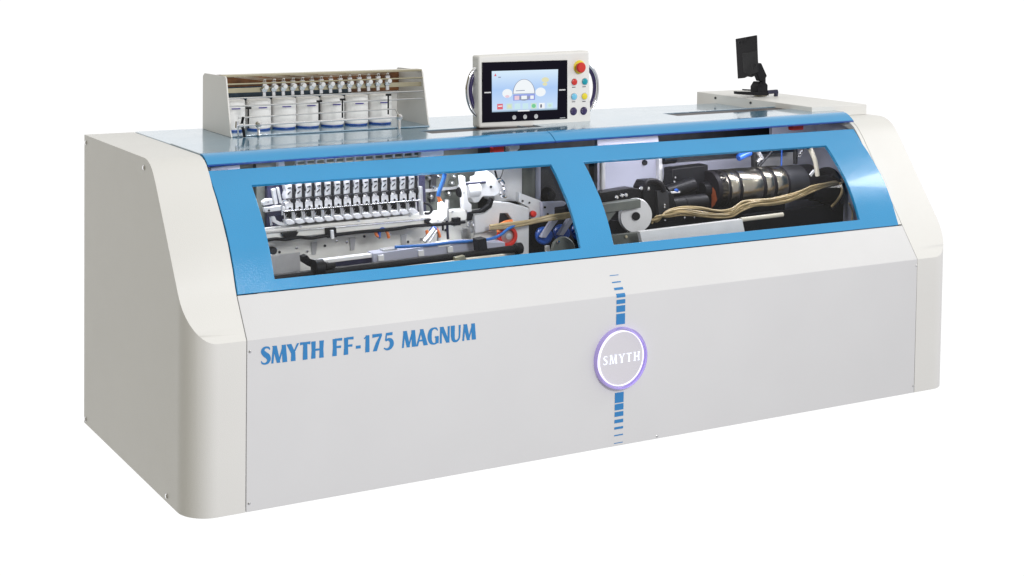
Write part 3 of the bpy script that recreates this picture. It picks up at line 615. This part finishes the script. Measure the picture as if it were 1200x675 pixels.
P1('cable', lambda b: tube(b, [W(x, y, .50) for x, y in ((938, 166), (941, 174), (939, 180), (933, 183))], .0025), dark, m)
P1('supply_hose', lambda b: tube(b, [W(x, y, .42) for x, y in ((940, 163), (947, 171), (952, 180), (956, 192), (958, 206))], .0105), cream, m)
P1('supply_hose', lambda b: tube(b, [W(x, y, .415) for x, y in ((938, 160.5), (943, 166), (948, 172.5))], .0125), black, m)
P1('cable', lambda b: tube(b, [W(x, y, .55) for x, y in ((960, 165), (972, 178), (978, 200))], .004), olive, m)
poly('white_tab', [(949, 205), (954, 199), (955, 201), (951, 207)], .40, .006, cast, m)
random.seed(11)
for k in range(6):
    q = (k-2.5)*1.05
    pts = [(764, 259+q*.8, .37), (770, 256-q*1.2, .35), (782, 250.5+q*1.5, .33), (800, 247+q*1.6, .33), (820, 248.5+q*2.0, .34), (842, 251+q*1.6, .35), (858, 249+q*1.5, .35), (870, 241.5+q*1.9, .34), (885, 238+q*1.5, .34), (903, 236+q*1.3, .34), (922, 233.5+q*1.5, .34), (938, 228+q*1.3, .35), (952, 221.5+q*1.0, .36), (968, 216.5+q*.8, .38), (985, 213+q*.8, .42), (1001, 209+q*.8, .48)]
    P1('air_hose', lambda b: tube(b, [W(p[0], p[1]+random.uniform(-.9, .9), p[2]+.012*math.sin(k*2.3+i*.9)) for i, p in enumerate(pts)], .0036 if k % 2 else .0046), tan, m)
P1('air_hose', lambda b: tube(b, [W(*p) for p in ((985, 214, .36), (987, 224, .36), (982, 234, .37), (975, 242, .40))], .006), tan, m)
P1('air_hose', lambda b: tube(b, [W(*p) for p in ((995, 238, .3), (999, 248, .3), (998, 262, .3))], .004), tan, m)
poly('front_cover', [(750, 271.5), (870, 256.8), (873, 272), (753, 288)], .17, .02, cast, m, bevel=.002)
P1('plate_edge_highlight', lambda b: cyl(b, W(868, 257.5, .26), W(917, 251.5, .26), .009), cream, m)  # cream tube stands in for the highlight along a plate edge
poly('floor_rail', [(872, 252), (1012, 236), (1012, 270), (872, 285)], .42, .02, black, m)
poly('floor_rail', [(702, 256), (745, 262), (752, 300), (716, 300)], .40, .02, black, m)
poly('floor_rail', [(708, 277), (752, 272), (752, 292), (712, 296)], .26, .02, olive, m, bevel=.001)
P1('bolt', lambda b: lathe(b, W(733.5, 277.6, .255), (0, -1, .3), [(0, .006), (.004, .006), (.005, 0)], 12), bronze, m)

# ------------------------------------------------------------------ thread rack and spools on the deck
ZD = 1.1145
rk = thing('thread_rack', 'open white thread rack with steel rods and tension knobs, standing on the blue deck', 'thread rack', (.90, .97, ZD))
def side(bm, x, f, t):
    prism(bm, [(x, 1.130, ZD), (x, f, ZD), (x, f+.012, ZD+.02), (x, t, ZD+.218), (x, t+.01, ZD+.226), (x, 1.112, ZD+.222), (x, 1.13, ZD+.21)], (.006, 0, 0))
P1('side_plate', lambda b: side(b, .468, .825, .885), rackw, rk, bevel=.001, label='left side plate')
P1('side_plate', lambda b: side(b, 1.328, .835, .90), rackw, rk, bevel=.001, label='right side plate')
P1('tray', lambda b: box(b, (.475, .83, ZD+.001), (1.327, 1.128, ZD+.006)), lidblue, rk, bevel=.001)
P1('back_sheet', lambda b: box(b, (.475, 1.112, ZD+.007), (1.327, 1.118, ZD+.125)), rackw, rk)
P1('back_window', lambda b: box(b, (.475, 1.10, ZD+.126), (1.327, 1.106, ZD+.215)), amber, rk)
P1('back_window', lambda b: box(b, (.56, 1.09, ZD+.11), (1.10, 1.096, ZD+.165)), tealdark, rk, label='dark teal strip')
P1('top_bar', lambda b: box(b, (.47, .905, ZD+.221), (1.33, .945, ZD+.229)), bronze, rk, bevel=.001)
def rod(p, q, Y, r, mm=steel, nm='rod', Y2=None): P1(nm, lambda b: cyl(b, W(*p, Y), W(*q, Y if Y2 is None else Y2), r, n=14), mm, rk)
def yrod(px0, px1, Y, dz, r, mm=steel): P1('rod', lambda b: cyl(b, (.474, Y, ZD+dz), (1.328, Y, ZD+dz), r, n=14), mm, rk)
yrod(0, 0, .895, .195, .003, bronze); yrod(0, 0, .885, .142, .003); yrod(0, 0, .88, .112, .003, steel)
P1('tension_bar', lambda b: box(b, (.474, .905, ZD+.160), (1.328, .910, ZD+.178)), bronze, rk, bevel=.001)
P1('rod', lambda b: cyl(b, W(277, 147.5, .80), W(468, 137, .80), .0042, n=14), chrome, rk)
P1('rod', lambda b: cyl(b, W(279, 138, .82), W(463, 127.5, .82), .0026, n=12), steel, rk)
P1('rod', lambda b: cyl(b, W(463, 127.5, .82), W(467, 135, .80), .0026, n=12), steel, rk)
for x, y, yb in ((303, 145.8, 159), (468, 137, 151.5)):
    pst = P1('rod_post', lambda b: cyl(b, WZ(x, yb, ZD+.002), Vector((WZ(x, yb, ZD).x, WZ(x, yb, ZD).y, W(x, y, WZ(x, yb, ZD).y).z)), .0052, n=14), chrome, rk)
    P1('post_clamp', lambda b: lathe(b, W(x, y, .80), (-.5, -1, 0), [(-.012, .008), (-.008, .0125), (.008, .0125), (.012, .008), (.0125, 0)], 18), chrome, pst)
lv = P1('clamp_lever', lambda b: (tube(b, [WZ(286.5, 160, ZD+.003), W(285, 152, .80), W(283.5, 146, .80), W(285, 137.5, .79)], .0055)), black, rk)
P1('clamp_body', lambda b: (cyl(b, W(277, 150, .80), W(277.5, 142, .80), .007), cyl(b, W(279, 147, .80), W(284, 146.5, .80), .009), cyl(b, WZ(279, 160, ZD+.003), W(279, 149, .80), .003)), chrome, rk, bevel=.001)
for (x, y0, y1) in ((291, 126, 150), (374, 118, 141), (401.3, 116, 138), (455, 110.5, 134)):
    P1('thread_pin', lambda b: (cyl(b, W(x, y1, .86), W(x, y0, .86), .0032, n=10), box(b, W(x-1, y0, .86)-Vector((.006, .004, .006)), W(x+1.5, y0, .86)+Vector((.006, .004, .002)))), black, rk)
# tension units
def tens(k):
    x = 311.6+11.1*k; y = 102.2-.57*k*1.02; Y = .895
    t = P1('tension_unit', lambda b: (box(b, W(x-3.4, y+3.5, Y)+Vector((0, 0, 0)), W(x+1.2, y-6, Y)+Vector((0, .012, 0)))), alu, rk, bevel=.001)
    P1('knob', lambda b: lathe(b, W(x, y, Y-.004), (-.2, -1, 0), [(0, .0085), (.010, .0095), (.013, .008), (.0135, 0)], 16), cast, t)
    P1('tension_disc', lambda b: lathe(b, W(x-1.6, y+2.4, Y-.002), (-.2, -1, -.3), [(0, .010), (.003, .012), (.006, .009), (.0065, 0)], 16), chrome, t)
    P1('eyelet', lambda b: tube(b, [W(x-2.2, y-5, Y), W(x-2.6, y-8.4, Y), W(x-.6, y-8.8, Y), W(x-.6, y-5.5, Y)], .0018, n=6, smooth=3), steel, t)
    P1('thread_clip', lambda b: (pp(b, [(x-3.6, y+4.5), (x-.4, y+4.2), (x+.2, y+10.5), (x-3, y+11)], Y+.002, .006)), alu, t)
    P1('thread', lambda b: tube(b, [W(x-2, y-8, Y), Vector((W(x-2, y-8, Y).x-.05-.02*(k % 3), 1.08, ZD+.205))], .0009, n=5, smooth=1), cream, t)
for k in range(14): tens(k)
# spools
sp_px = [(276, 154.5), (305.3, 152.6), (334.7, 151), (361, 149.2), (388, 147.3), (415.5, 145.7), (442, 144)]
ordn = ['leftmost white thread spool, half hidden by the rack side plate', 'second white thread spool from the left, behind the chrome post clamp', 'third white thread spool from the left in the rack', 'middle white thread spool, fourth of the seven in the rack', 'fifth white thread spool from the left in the rack', 'sixth white thread spool, next to the last on the right', 'rightmost white thread spool, nearest the right side plate']
base = [WZ(x, y, ZD+.006) for x, y in sp_px]
xs0, xs1 = base[1].x, base[-1].x
SY = sum(b.y for b in base)/7+.02
print('spool', [tuple(round(c, 3) for c in b) for b in base])
RS = .0495; HS = .118
proto = thing('thread_spool', ordn[0], 'thread spool', (0, 0, 0), 'white thread spools in the rack')
P1('thread_winding', lambda b: lathe(b, (0, 0, .006), (0, 0, 1), [(0, RS*.93), (.004, RS*.99)]+[(.010+.09*i/8, RS*(1-.004*i)+(.0005 if i % 2 else 0)) for i in range(9)]+[(.110, RS*.95), (.113, RS*.90), (.113, 0)], 40), thread, proto)
P1('spool_base', lambda b: lathe(b, (0, 0, 0), (0, 0, 1), [(0, RS*.90), (.0008, RS*.93), (.0022, RS*.93), (.006, RS*.90)], 40), darkblue, proto)
P1('spool_core', lambda b: lathe(b, (0, 0, .112), (0, 0, 1), [(0, .02), (.006, .018), (.006, .010), (.0, .010)], 20), rackw, proto)
def lab(b):
    L = []
    for i in range(7):
        t = math.radians(-118+9*i*.75+2); r = RS+.0009
        L.append([b.verts.new((r*math.cos(t), r*math.sin(t), z)) for z in (.0865, .0905)])
    for p, q in zip(L, L[1:]): b.faces.new((p[0], q[0], q[1], p[1]))
P1('spool_mark', lab, mat('purple_print', (.05, .03, .35), .5, var=.02), proto)
for i in range(7):
    if i == 0: o = proto
    else:
        o = proto.copy(); C.objects.link(o); o['label'] = ordn[i]
        for chh in [c_ for c_ in proto.children]:
            c2 = chh.copy(); C.objects.link(c2); c2.parent = o
    o.location = (base[i].x+.007, SY, ZD+.0065); o.rotation_euler.z = .08*math.sin(i*2.1)

# ------------------------------------------------------------------ control panel
pb = WZ(627, 149.5, 1.125)
YP = .64
cp = thing('control_panel', 'white operator panel with a lit touch screen and coloured push buttons, standing on the deck', 'control panel', (W(627, 149, YP).x, YP+.03, 1.125))
TLc, TRc, BRc, BLc = (561, 65.5), (690.8, 59.6), (693, 146.3), (561.5, 150.3)
body = poly('housing', [TLc, TRc, BRc, BLc], YP, .055, rackw, cp, bevel=.009, seg=4)
P1('foot', lambda b: box(b, W(575, 150, YP+.02)+Vector((0, 0, -.012)), W(685, 147, YP+.05)+Vector((0, .03, 0))), rackw, cp, bevel=.002)
poly('bezel', [(565.2, 73.2), (665, 70.4), (665, 139.3), (565.4, 143.8)], YP-.004, .008, bezel, cp, bevel=.001)
# screen with an emissive gradient picture
sm = bpy.data.materials.new('lit_screen'); sm.use_nodes = True; nt = sm.node_tree; bs = nt.nodes['Principled BSDF']
bs.inputs['Base Color'].default_value = (.02, .02, .03, 1); bs.inputs['Roughness'].default_value = .15
tc = nt.nodes.new('ShaderNodeTexCoord'); sx = nt.nodes.new('ShaderNodeSeparateXYZ'); cr = nt.nodes.new('ShaderNodeValToRGB')
nt.links.new(tc.outputs['Generated'], sx.inputs[0]); nt.links.new(sx.outputs['Z'], cr.inputs[0]); nt.links.new(cr.outputs[0], bs.inputs['Emission Color']); bs.inputs['Emission Strength'].default_value = .92
e = cr.color_ramp.elements; e[0].position = 0; e[0].color = (.20, .33, .42, 1); e[1].position = 1; e[1].color = (.72, .88, 1, 1)
k1 = e.new(.06); k1.color = (.60, .76, .98, 1); k2 = e.new(.55); k2.color = (.42, .62, .95, 1)
scr = poly('touch_screen', [(576.5, 83.4), (654, 81.2), (653, 128.5), (576.8, 131.6)], YP-.0055, .0012, sm, cp, smooth=False)
def em(name, c, s=.9): return mat(name, (.02, .02, .02), .3, emit=c, es=s, var=.01)
e_white = em('screen_white', (.93, .97, 1)); e_grey = em('screen_grey', (.28, .32, .45)); e_vio = em('screen_violet', (.28, .33, .78)); e_red = em('screen_red', (.75, .12, .16)); e_grn = em('screen_green', (.16, .62, .30)); e_yel = em('screen_yellow', (.80, .78, .48)); e_pale = em('screen_pale', (.62, .85, .90)); e_dk = em('screen_dark', (.06, .07, .14)); e_pg = em('screen_pale_green', (.62, .80, .66)); e_pink = em('screen_pink', (.86, .62, .72))
def arc(cx, cy, rx, ry, a0, a1, n=22): return [(cx+rx*math.cos(math.radians(a0+(a1-a0)*i/n)), cy-ry*math.sin(math.radians(a0+(a1-a0)*i/n))-.03*rx*math.cos(math.radians(a0+(a1-a0)*i/n))) for i in range(n+1)]
def icon(px, mm, lay, nm='screen_icon'): poly(nm, px, YP-.0055-.0006*lay, .0004, mm, scr, smooth=False)
icon(arc(614, 110, 13.2, 17.4, 0, 180), e_grey, 1); icon(arc(614, 109.4, 12.2, 16.2, 0, 180), e_white, 2)
icon([(601.5, 111), (627, 110), (627, 117), (601.5, 118)], e_vio, 1); icon(arc(614, 113, 7, 5, 180, 360), e_grey, 2); icon([(611, 112.2), (617.5, 112), (617.5, 116), (611, 116.3)], e_white, 3)
icon([(603, 112.4), (608.5, 112.2), (608.5, 117), (603, 117.3)], e_pink, 3); icon([(621.5, 112), (625.5, 111.8), (625.5, 115.8), (621.5, 116)], e_white, 3)
icon(arc(594.5, 109.5, 5.8, 5.2, 0, 360), e_white, 1); icon(arc(633.5, 107.8, 6, 5.2, 0, 360), e_white, 1); icon(arc(594.5, 113, 2.6, 1.6, 0, 360), e_pink, 2)
icon([(604.5, 106), (615, 105.4), (615, 106.3), (604.5, 106.9)], e_grey, 3, 'screen_mark')
icon(arc(639, 93.5, 4.3, 3, 0, 360), e_yel, 1); icon(arc(638.6, 98.6, 2.8, 2, 0, 360), e_yel, 1)
icon([(579, 89.3), (580.6, 86), (582, 89.2)], e_red, 1); icon([(584, 90), (587, 89.9), (587, 91.2), (584, 91.3)], e_grey, 1)
for i, (x, mm) in enumerate(((586, e_red), (597, e_pg), (606.5, e_pale), (615.8, e_pale), (625.5, e_pg), (635, e_white), (644.5, e_pale))):
    y = 125.2-.23*i; icon([(x-3.3, y-3.4), (x+3.3, y-3.6), (x+3.3, y+3), (x-3.3, y+3.2)], mm, 1)
icon([(583.8, 124), (588.6, 123.6), (588.6, 124.8), (583.8, 125.2)], e_white, 2); icon(arc(625.5, 124.1, 2.4, 2.4, 0, 360), e_grn, 2); icon([(633.2, 122.4), (635, 122.2), (635, 126), (633.2, 126.2)], e_dk, 2)
icon(arc(597, 124.6, 1.8, 1.6, 0, 360), e_yel, 2); icon(arc(644.5, 123.6, 1.8, 1.6, 0, 360), e_pg, 2); icon([(606.8, 129.2), (620.5, 128.6), (620.5, 130.2), (606.8, 130.7)], e_white, 2)
for p in ([(567.6, 107.9), (575.4, 107.6), (575.4, 109), (567.6, 109.3)], [(655.2, 104.8), (662.6, 104.5), (662.6, 105.9), (655.2, 106.2)]): poly('bezel_mark', p, YP-.0048, .0006, cast, cp)
for x, y in ((602.6, 137.6), (615.3, 136.9), (628.2, 136.4)): P1('bezel_button', lambda b: lathe(b, W(x, y, YP-.004), (0, -1, 0), [(0, .0095), (.0008, .009), (.0009, .006), (.0006, .005), (.0006, 0)], 20), alu, cp)
poly('bezel_mark', [(656.2, 137.9), (662.4, 137.6), (662.4, 138.4), (656.2, 138.7)], YP-.0048, .0006, alu, cp)
def btn(x, y, r, mm, nm, lb=None, ringm=chrome):
    o = P1(nm, lambda b: lathe(b, W(x, y, YP+.001), (0, -1, 0), [(0, r*1.0), (.005, r), (.0068, r*.8), (.0070, 0)], 28), mm, cp, label=lb)
    P1('button_ring', lambda b: ringy(b, W(x, y, YP+.001), (0, -1, 0), r*1.01, r*1.2, .003, 28), ringm, o)
    return o
rb_ = .0132
btn(672.6, 96, rb_, red, 'push_button', 'red push button'); btn(684.9, 95.5, rb_, teal, 'push_button', 'teal push button'); btn(672.3, 113.2, rb_, sky, 'push_button', 'light blue push button'); btn(684.5, 112.8, rb_, yellow, 'push_button', 'yellow push button')
btn(671.8, 130.4, rb_*1.05, purple, 'push_button', 'dark push button', purple); btn(683.7, 129.9, rb_*1.05, purple, 'push_button', 'dark push button', purple)
for x, y in ((672.4, 102.2), (684.5, 101.7), (672.2, 119.3), (684.3, 118.9)): poly('button_caption', [(x-2, y-.3), (x+2, y-.5), (x+2, y+.3), (x-2, y+.5)], YP-.0006, .0005, navy, cp)
es = P1('stop_button', lambda b: lathe(b, W(679.6, 79, YP-.018), (0, -1, 0), [(0, .013), (.003, .0205), (.010, .022), (.015, .0185), (.0165, 0)], 32), red, cp, label='red mushroom emergency stop button')
P1('stop_plate', lambda b: lathe(b, W(678.6, 78.5, YP+.001), (0, -1, 0), [(0, .028), (.003, .028), (.006, .019), (.019, .0118), (.0191, 0)], 36), yellow, es)
def handle(px, r, mm, lb): P1('handle', lambda b: tube(b, [W(x, y, YP+.025) for x, y in px], r, n=12), mm, cp, label=lb)
handle([(560, 79), (555, 82), (550.5, 89), (548, 98), (547.3, 106), (548.3, 116), (551.5, 126), (556, 133), (561, 137)], .0075, chrome, 'bowed chrome handle on the left edge')
P1('handle_grip', lambda b: tube(b, [W(x, y, YP+.045) for x, y in ((560, 84), (554, 90), (551.5, 99), (551, 107), (552.5, 117), (556, 126), (561, 132))], .009, n=12), purple, cp)
handle([(690, 76), (695.5, 82), (699, 90), (700.3, 99), (700, 108), (698, 118), (694, 126), (690, 130)], .0065, chrome, 'bowed handle on the right edge')
P1('handle_grip', lambda b: tube(b, [W(x, y, YP+.04) for x, y in ((689, 78), (694.4, 86), (696.8, 94), (697.6, 102), (696.6, 112), (693.6, 121), (689, 127))], .011, n=12), purple, cp)

# ------------------------------------------------------------------ monitor on its stand
YM = .98
mo = thing('monitor', 'small black monitor seen from behind on a jointed arm, at the right rear', 'monitor', (W(895, 110, YM).x, YM, 1.16))
pc = [(861.8, 45.6), (885.4, 41.3), (887, 86.8), (880, 90.5), (875, 89.6), (871, 91.6), (864.4, 92.2)]
scn = P1('display_housing', lambda b: prism(b, [W(x, y, YM-.03+(886-x)*.007) for x, y in pc], (.016, .006, 0)), rubber, mo, bevel=.002)
P1('display_back_box', lambda b: prism(b, [W(x, y, YM-.042+(886-x)*.007) for x, y in ((870, 62.5), (887.4, 59.4), (888.4, 85), (879, 88), (871.5, 84))], (.014, .012, 0)), black, scn, bevel=.002)
P1('display_screw', lambda b: (lathe(b, W(874, 45, YM+.045), (0, -1, 0), [(0, .004), (.003, .004), (.0031, 0)], 10), lathe(b, W(866.5, 49.5, YM+.09), (0, -1, 0), [(0, .006), (.003, .006), (.0031, 0)], 10)), dark, scn)
ar = P1('arm', lambda b: prism(b, [W(x, y, YM-.04) for x, y in ((885.5, 75), (892.5, 73.8), (899.2, 89), (896.5, 93.5), (891, 95.5), (886.5, 85))], (.0, .03, 0)), black, mo, bevel=.004)
P1('joint', lambda b: (cyl(b, W(893.5, 90, YM-.02), W(893.5, 98, YM-.02), .015), lathe(b, W(892.3, 100.2, YM-.04), (0, -1, 0), [(0, .006), (.004, .006), (.0045, 0)], 12)), rubber, ar)
P1('bracket', lambda b: prism(b, [W(x, y, YM-.03) for x, y in ((891, 96), (897, 96), (900, 99.5), (899.7, 111), (887.8, 111.6), (887.5, 102))], (.0, .05, 0)), black, mo, bevel=.003)
P1('base_bar', lambda b: prism(b, [W(x, y, YM-.035) for x, y in ((864.6, 107.4), (888, 107.8), (901, 109), (901, 112), (888, 112), (865, 110.6))], (.0, .03, 0)), black, mo, bevel=.001)
P1('base_bar', lambda b: prism(b, [W(x, y, YM+.05) for x, y in ((873, 104.6), (889, 105.4), (889, 106.8), (873, 106.2))], (.0, .02, 0)), black, mo)
P1('clamp_foot', lambda b: (prism(b, [W(x, y, YM-.03) for x, y in ((900, 106), (911.6, 105), (912.4, 108), (911, 116), (910.8, 123), (908.4, 123), (908.4, 115), (909, 109.6), (900, 110.4))], (.0, .012, 0))), navy, mo, bevel=.001)
P1('spacer', lambda b: prism(b, [W(x, y, YM-.0) for x, y in ((888.5, 112), (899, 111.6), (898, 115.5), (889, 116))], (.0, .03, 0)), bronze, mo, bevel=.001)

# ------------------------------------------------------------------ studio light
w = bpy.data.worlds.new('World'); S.world = w; w.use_nodes = True; nt = w.node_tree; bg = nt.nodes['Background']
tc = nt.nodes.new('ShaderNodeTexCoord'); sp = nt.nodes.new('ShaderNodeSeparateXYZ'); L = nt.links.new
L(tc.outputs['Generated'], sp.inputs[0])
def mr(src, a, b, c, d):
    n = nt.nodes.new('ShaderNodeMapRange'); n.interpolation_type = 'SMOOTHSTEP'
    for i, v in enumerate((a, b, c, d)): n.inputs[i+1].default_value = v
    L(src, n.inputs[0]); return n.outputs[0]
def mixc(f, a, b):
    n = nt.nodes.new('ShaderNodeMix'); n.data_type = 'RGBA'
    for s, v in ((6, a), (7, b)):
        if isinstance(v, tuple): n.inputs[s].default_value = (*v, 1)
        else: L(v, n.inputs[s])
    L(f, n.inputs[0]); return n.outputs[2]
room = mixc(mr(sp.outputs['Z'], -.35, .75, 0, 1), (.61, .61, .66), (.89, .88, .835))     # studio, floor side to ceiling side
left = mixc(mr(sp.outputs['X'], -.85, .1, 1, 0), room, (.16, .142, .075))               # world made dim and warm at the left to shade the left panel
allc = mixc(mr(sp.outputs['Y'], .30, .55, 0, 1), left, (1.06, 1.06, 1.06))              # white backdrop behind the machine
L(allc, bg.inputs[0]); bg.inputs[1].default_value = 1
def area(name, loc, tgt, sx_, sy_, e, col=(1, 1, 1)):
    l = bpy.data.lights.new(name, 'AREA'); l.shape = 'RECTANGLE'; l.size = sx_; l.size_y = sy_; l.energy = e; l.color = col
    o = bpy.data.objects.new(name, l); C.objects.link(o); o.location = loc
    o.rotation_euler = (Vector(tgt)-Vector(loc)).to_track_quat('-Z', 'Y').to_euler(); return o
area('softbox_right', (5.4, -.70, 2.62), (3.0, .2, .9), .95, .5, 22)
area('softbox_front', (.9, -4.4, 2.9), (1.7, .3, .8), 1.2, .9, 125)
# strip for the lit lamps over the sewing units, plus fill added at drum
area('hood_fill', (.84, .385, 1.04), (.84, .44, .70), 1.05, .03, 4.6, (.95, .96, 1))
area('hood_fill', (2.45, .385, 1.04), (2.45, .48, .75), 1.1, .03, 4.0, (.95, .94, 1))  # fill light added to brighten the drum, no lamp there
S.view_settings.view_transform = 'Standard'; S.view_settings.look = 'None'; S.view_settings.exposure = 0; S.view_settings.gamma = 1
S.render.engine = 'CYCLES'; S.cycles.max_bounces = 8; S.cycles.transparent_max_bounces = 12
try: S.cycles.use_denoising = True
except Exception: pass
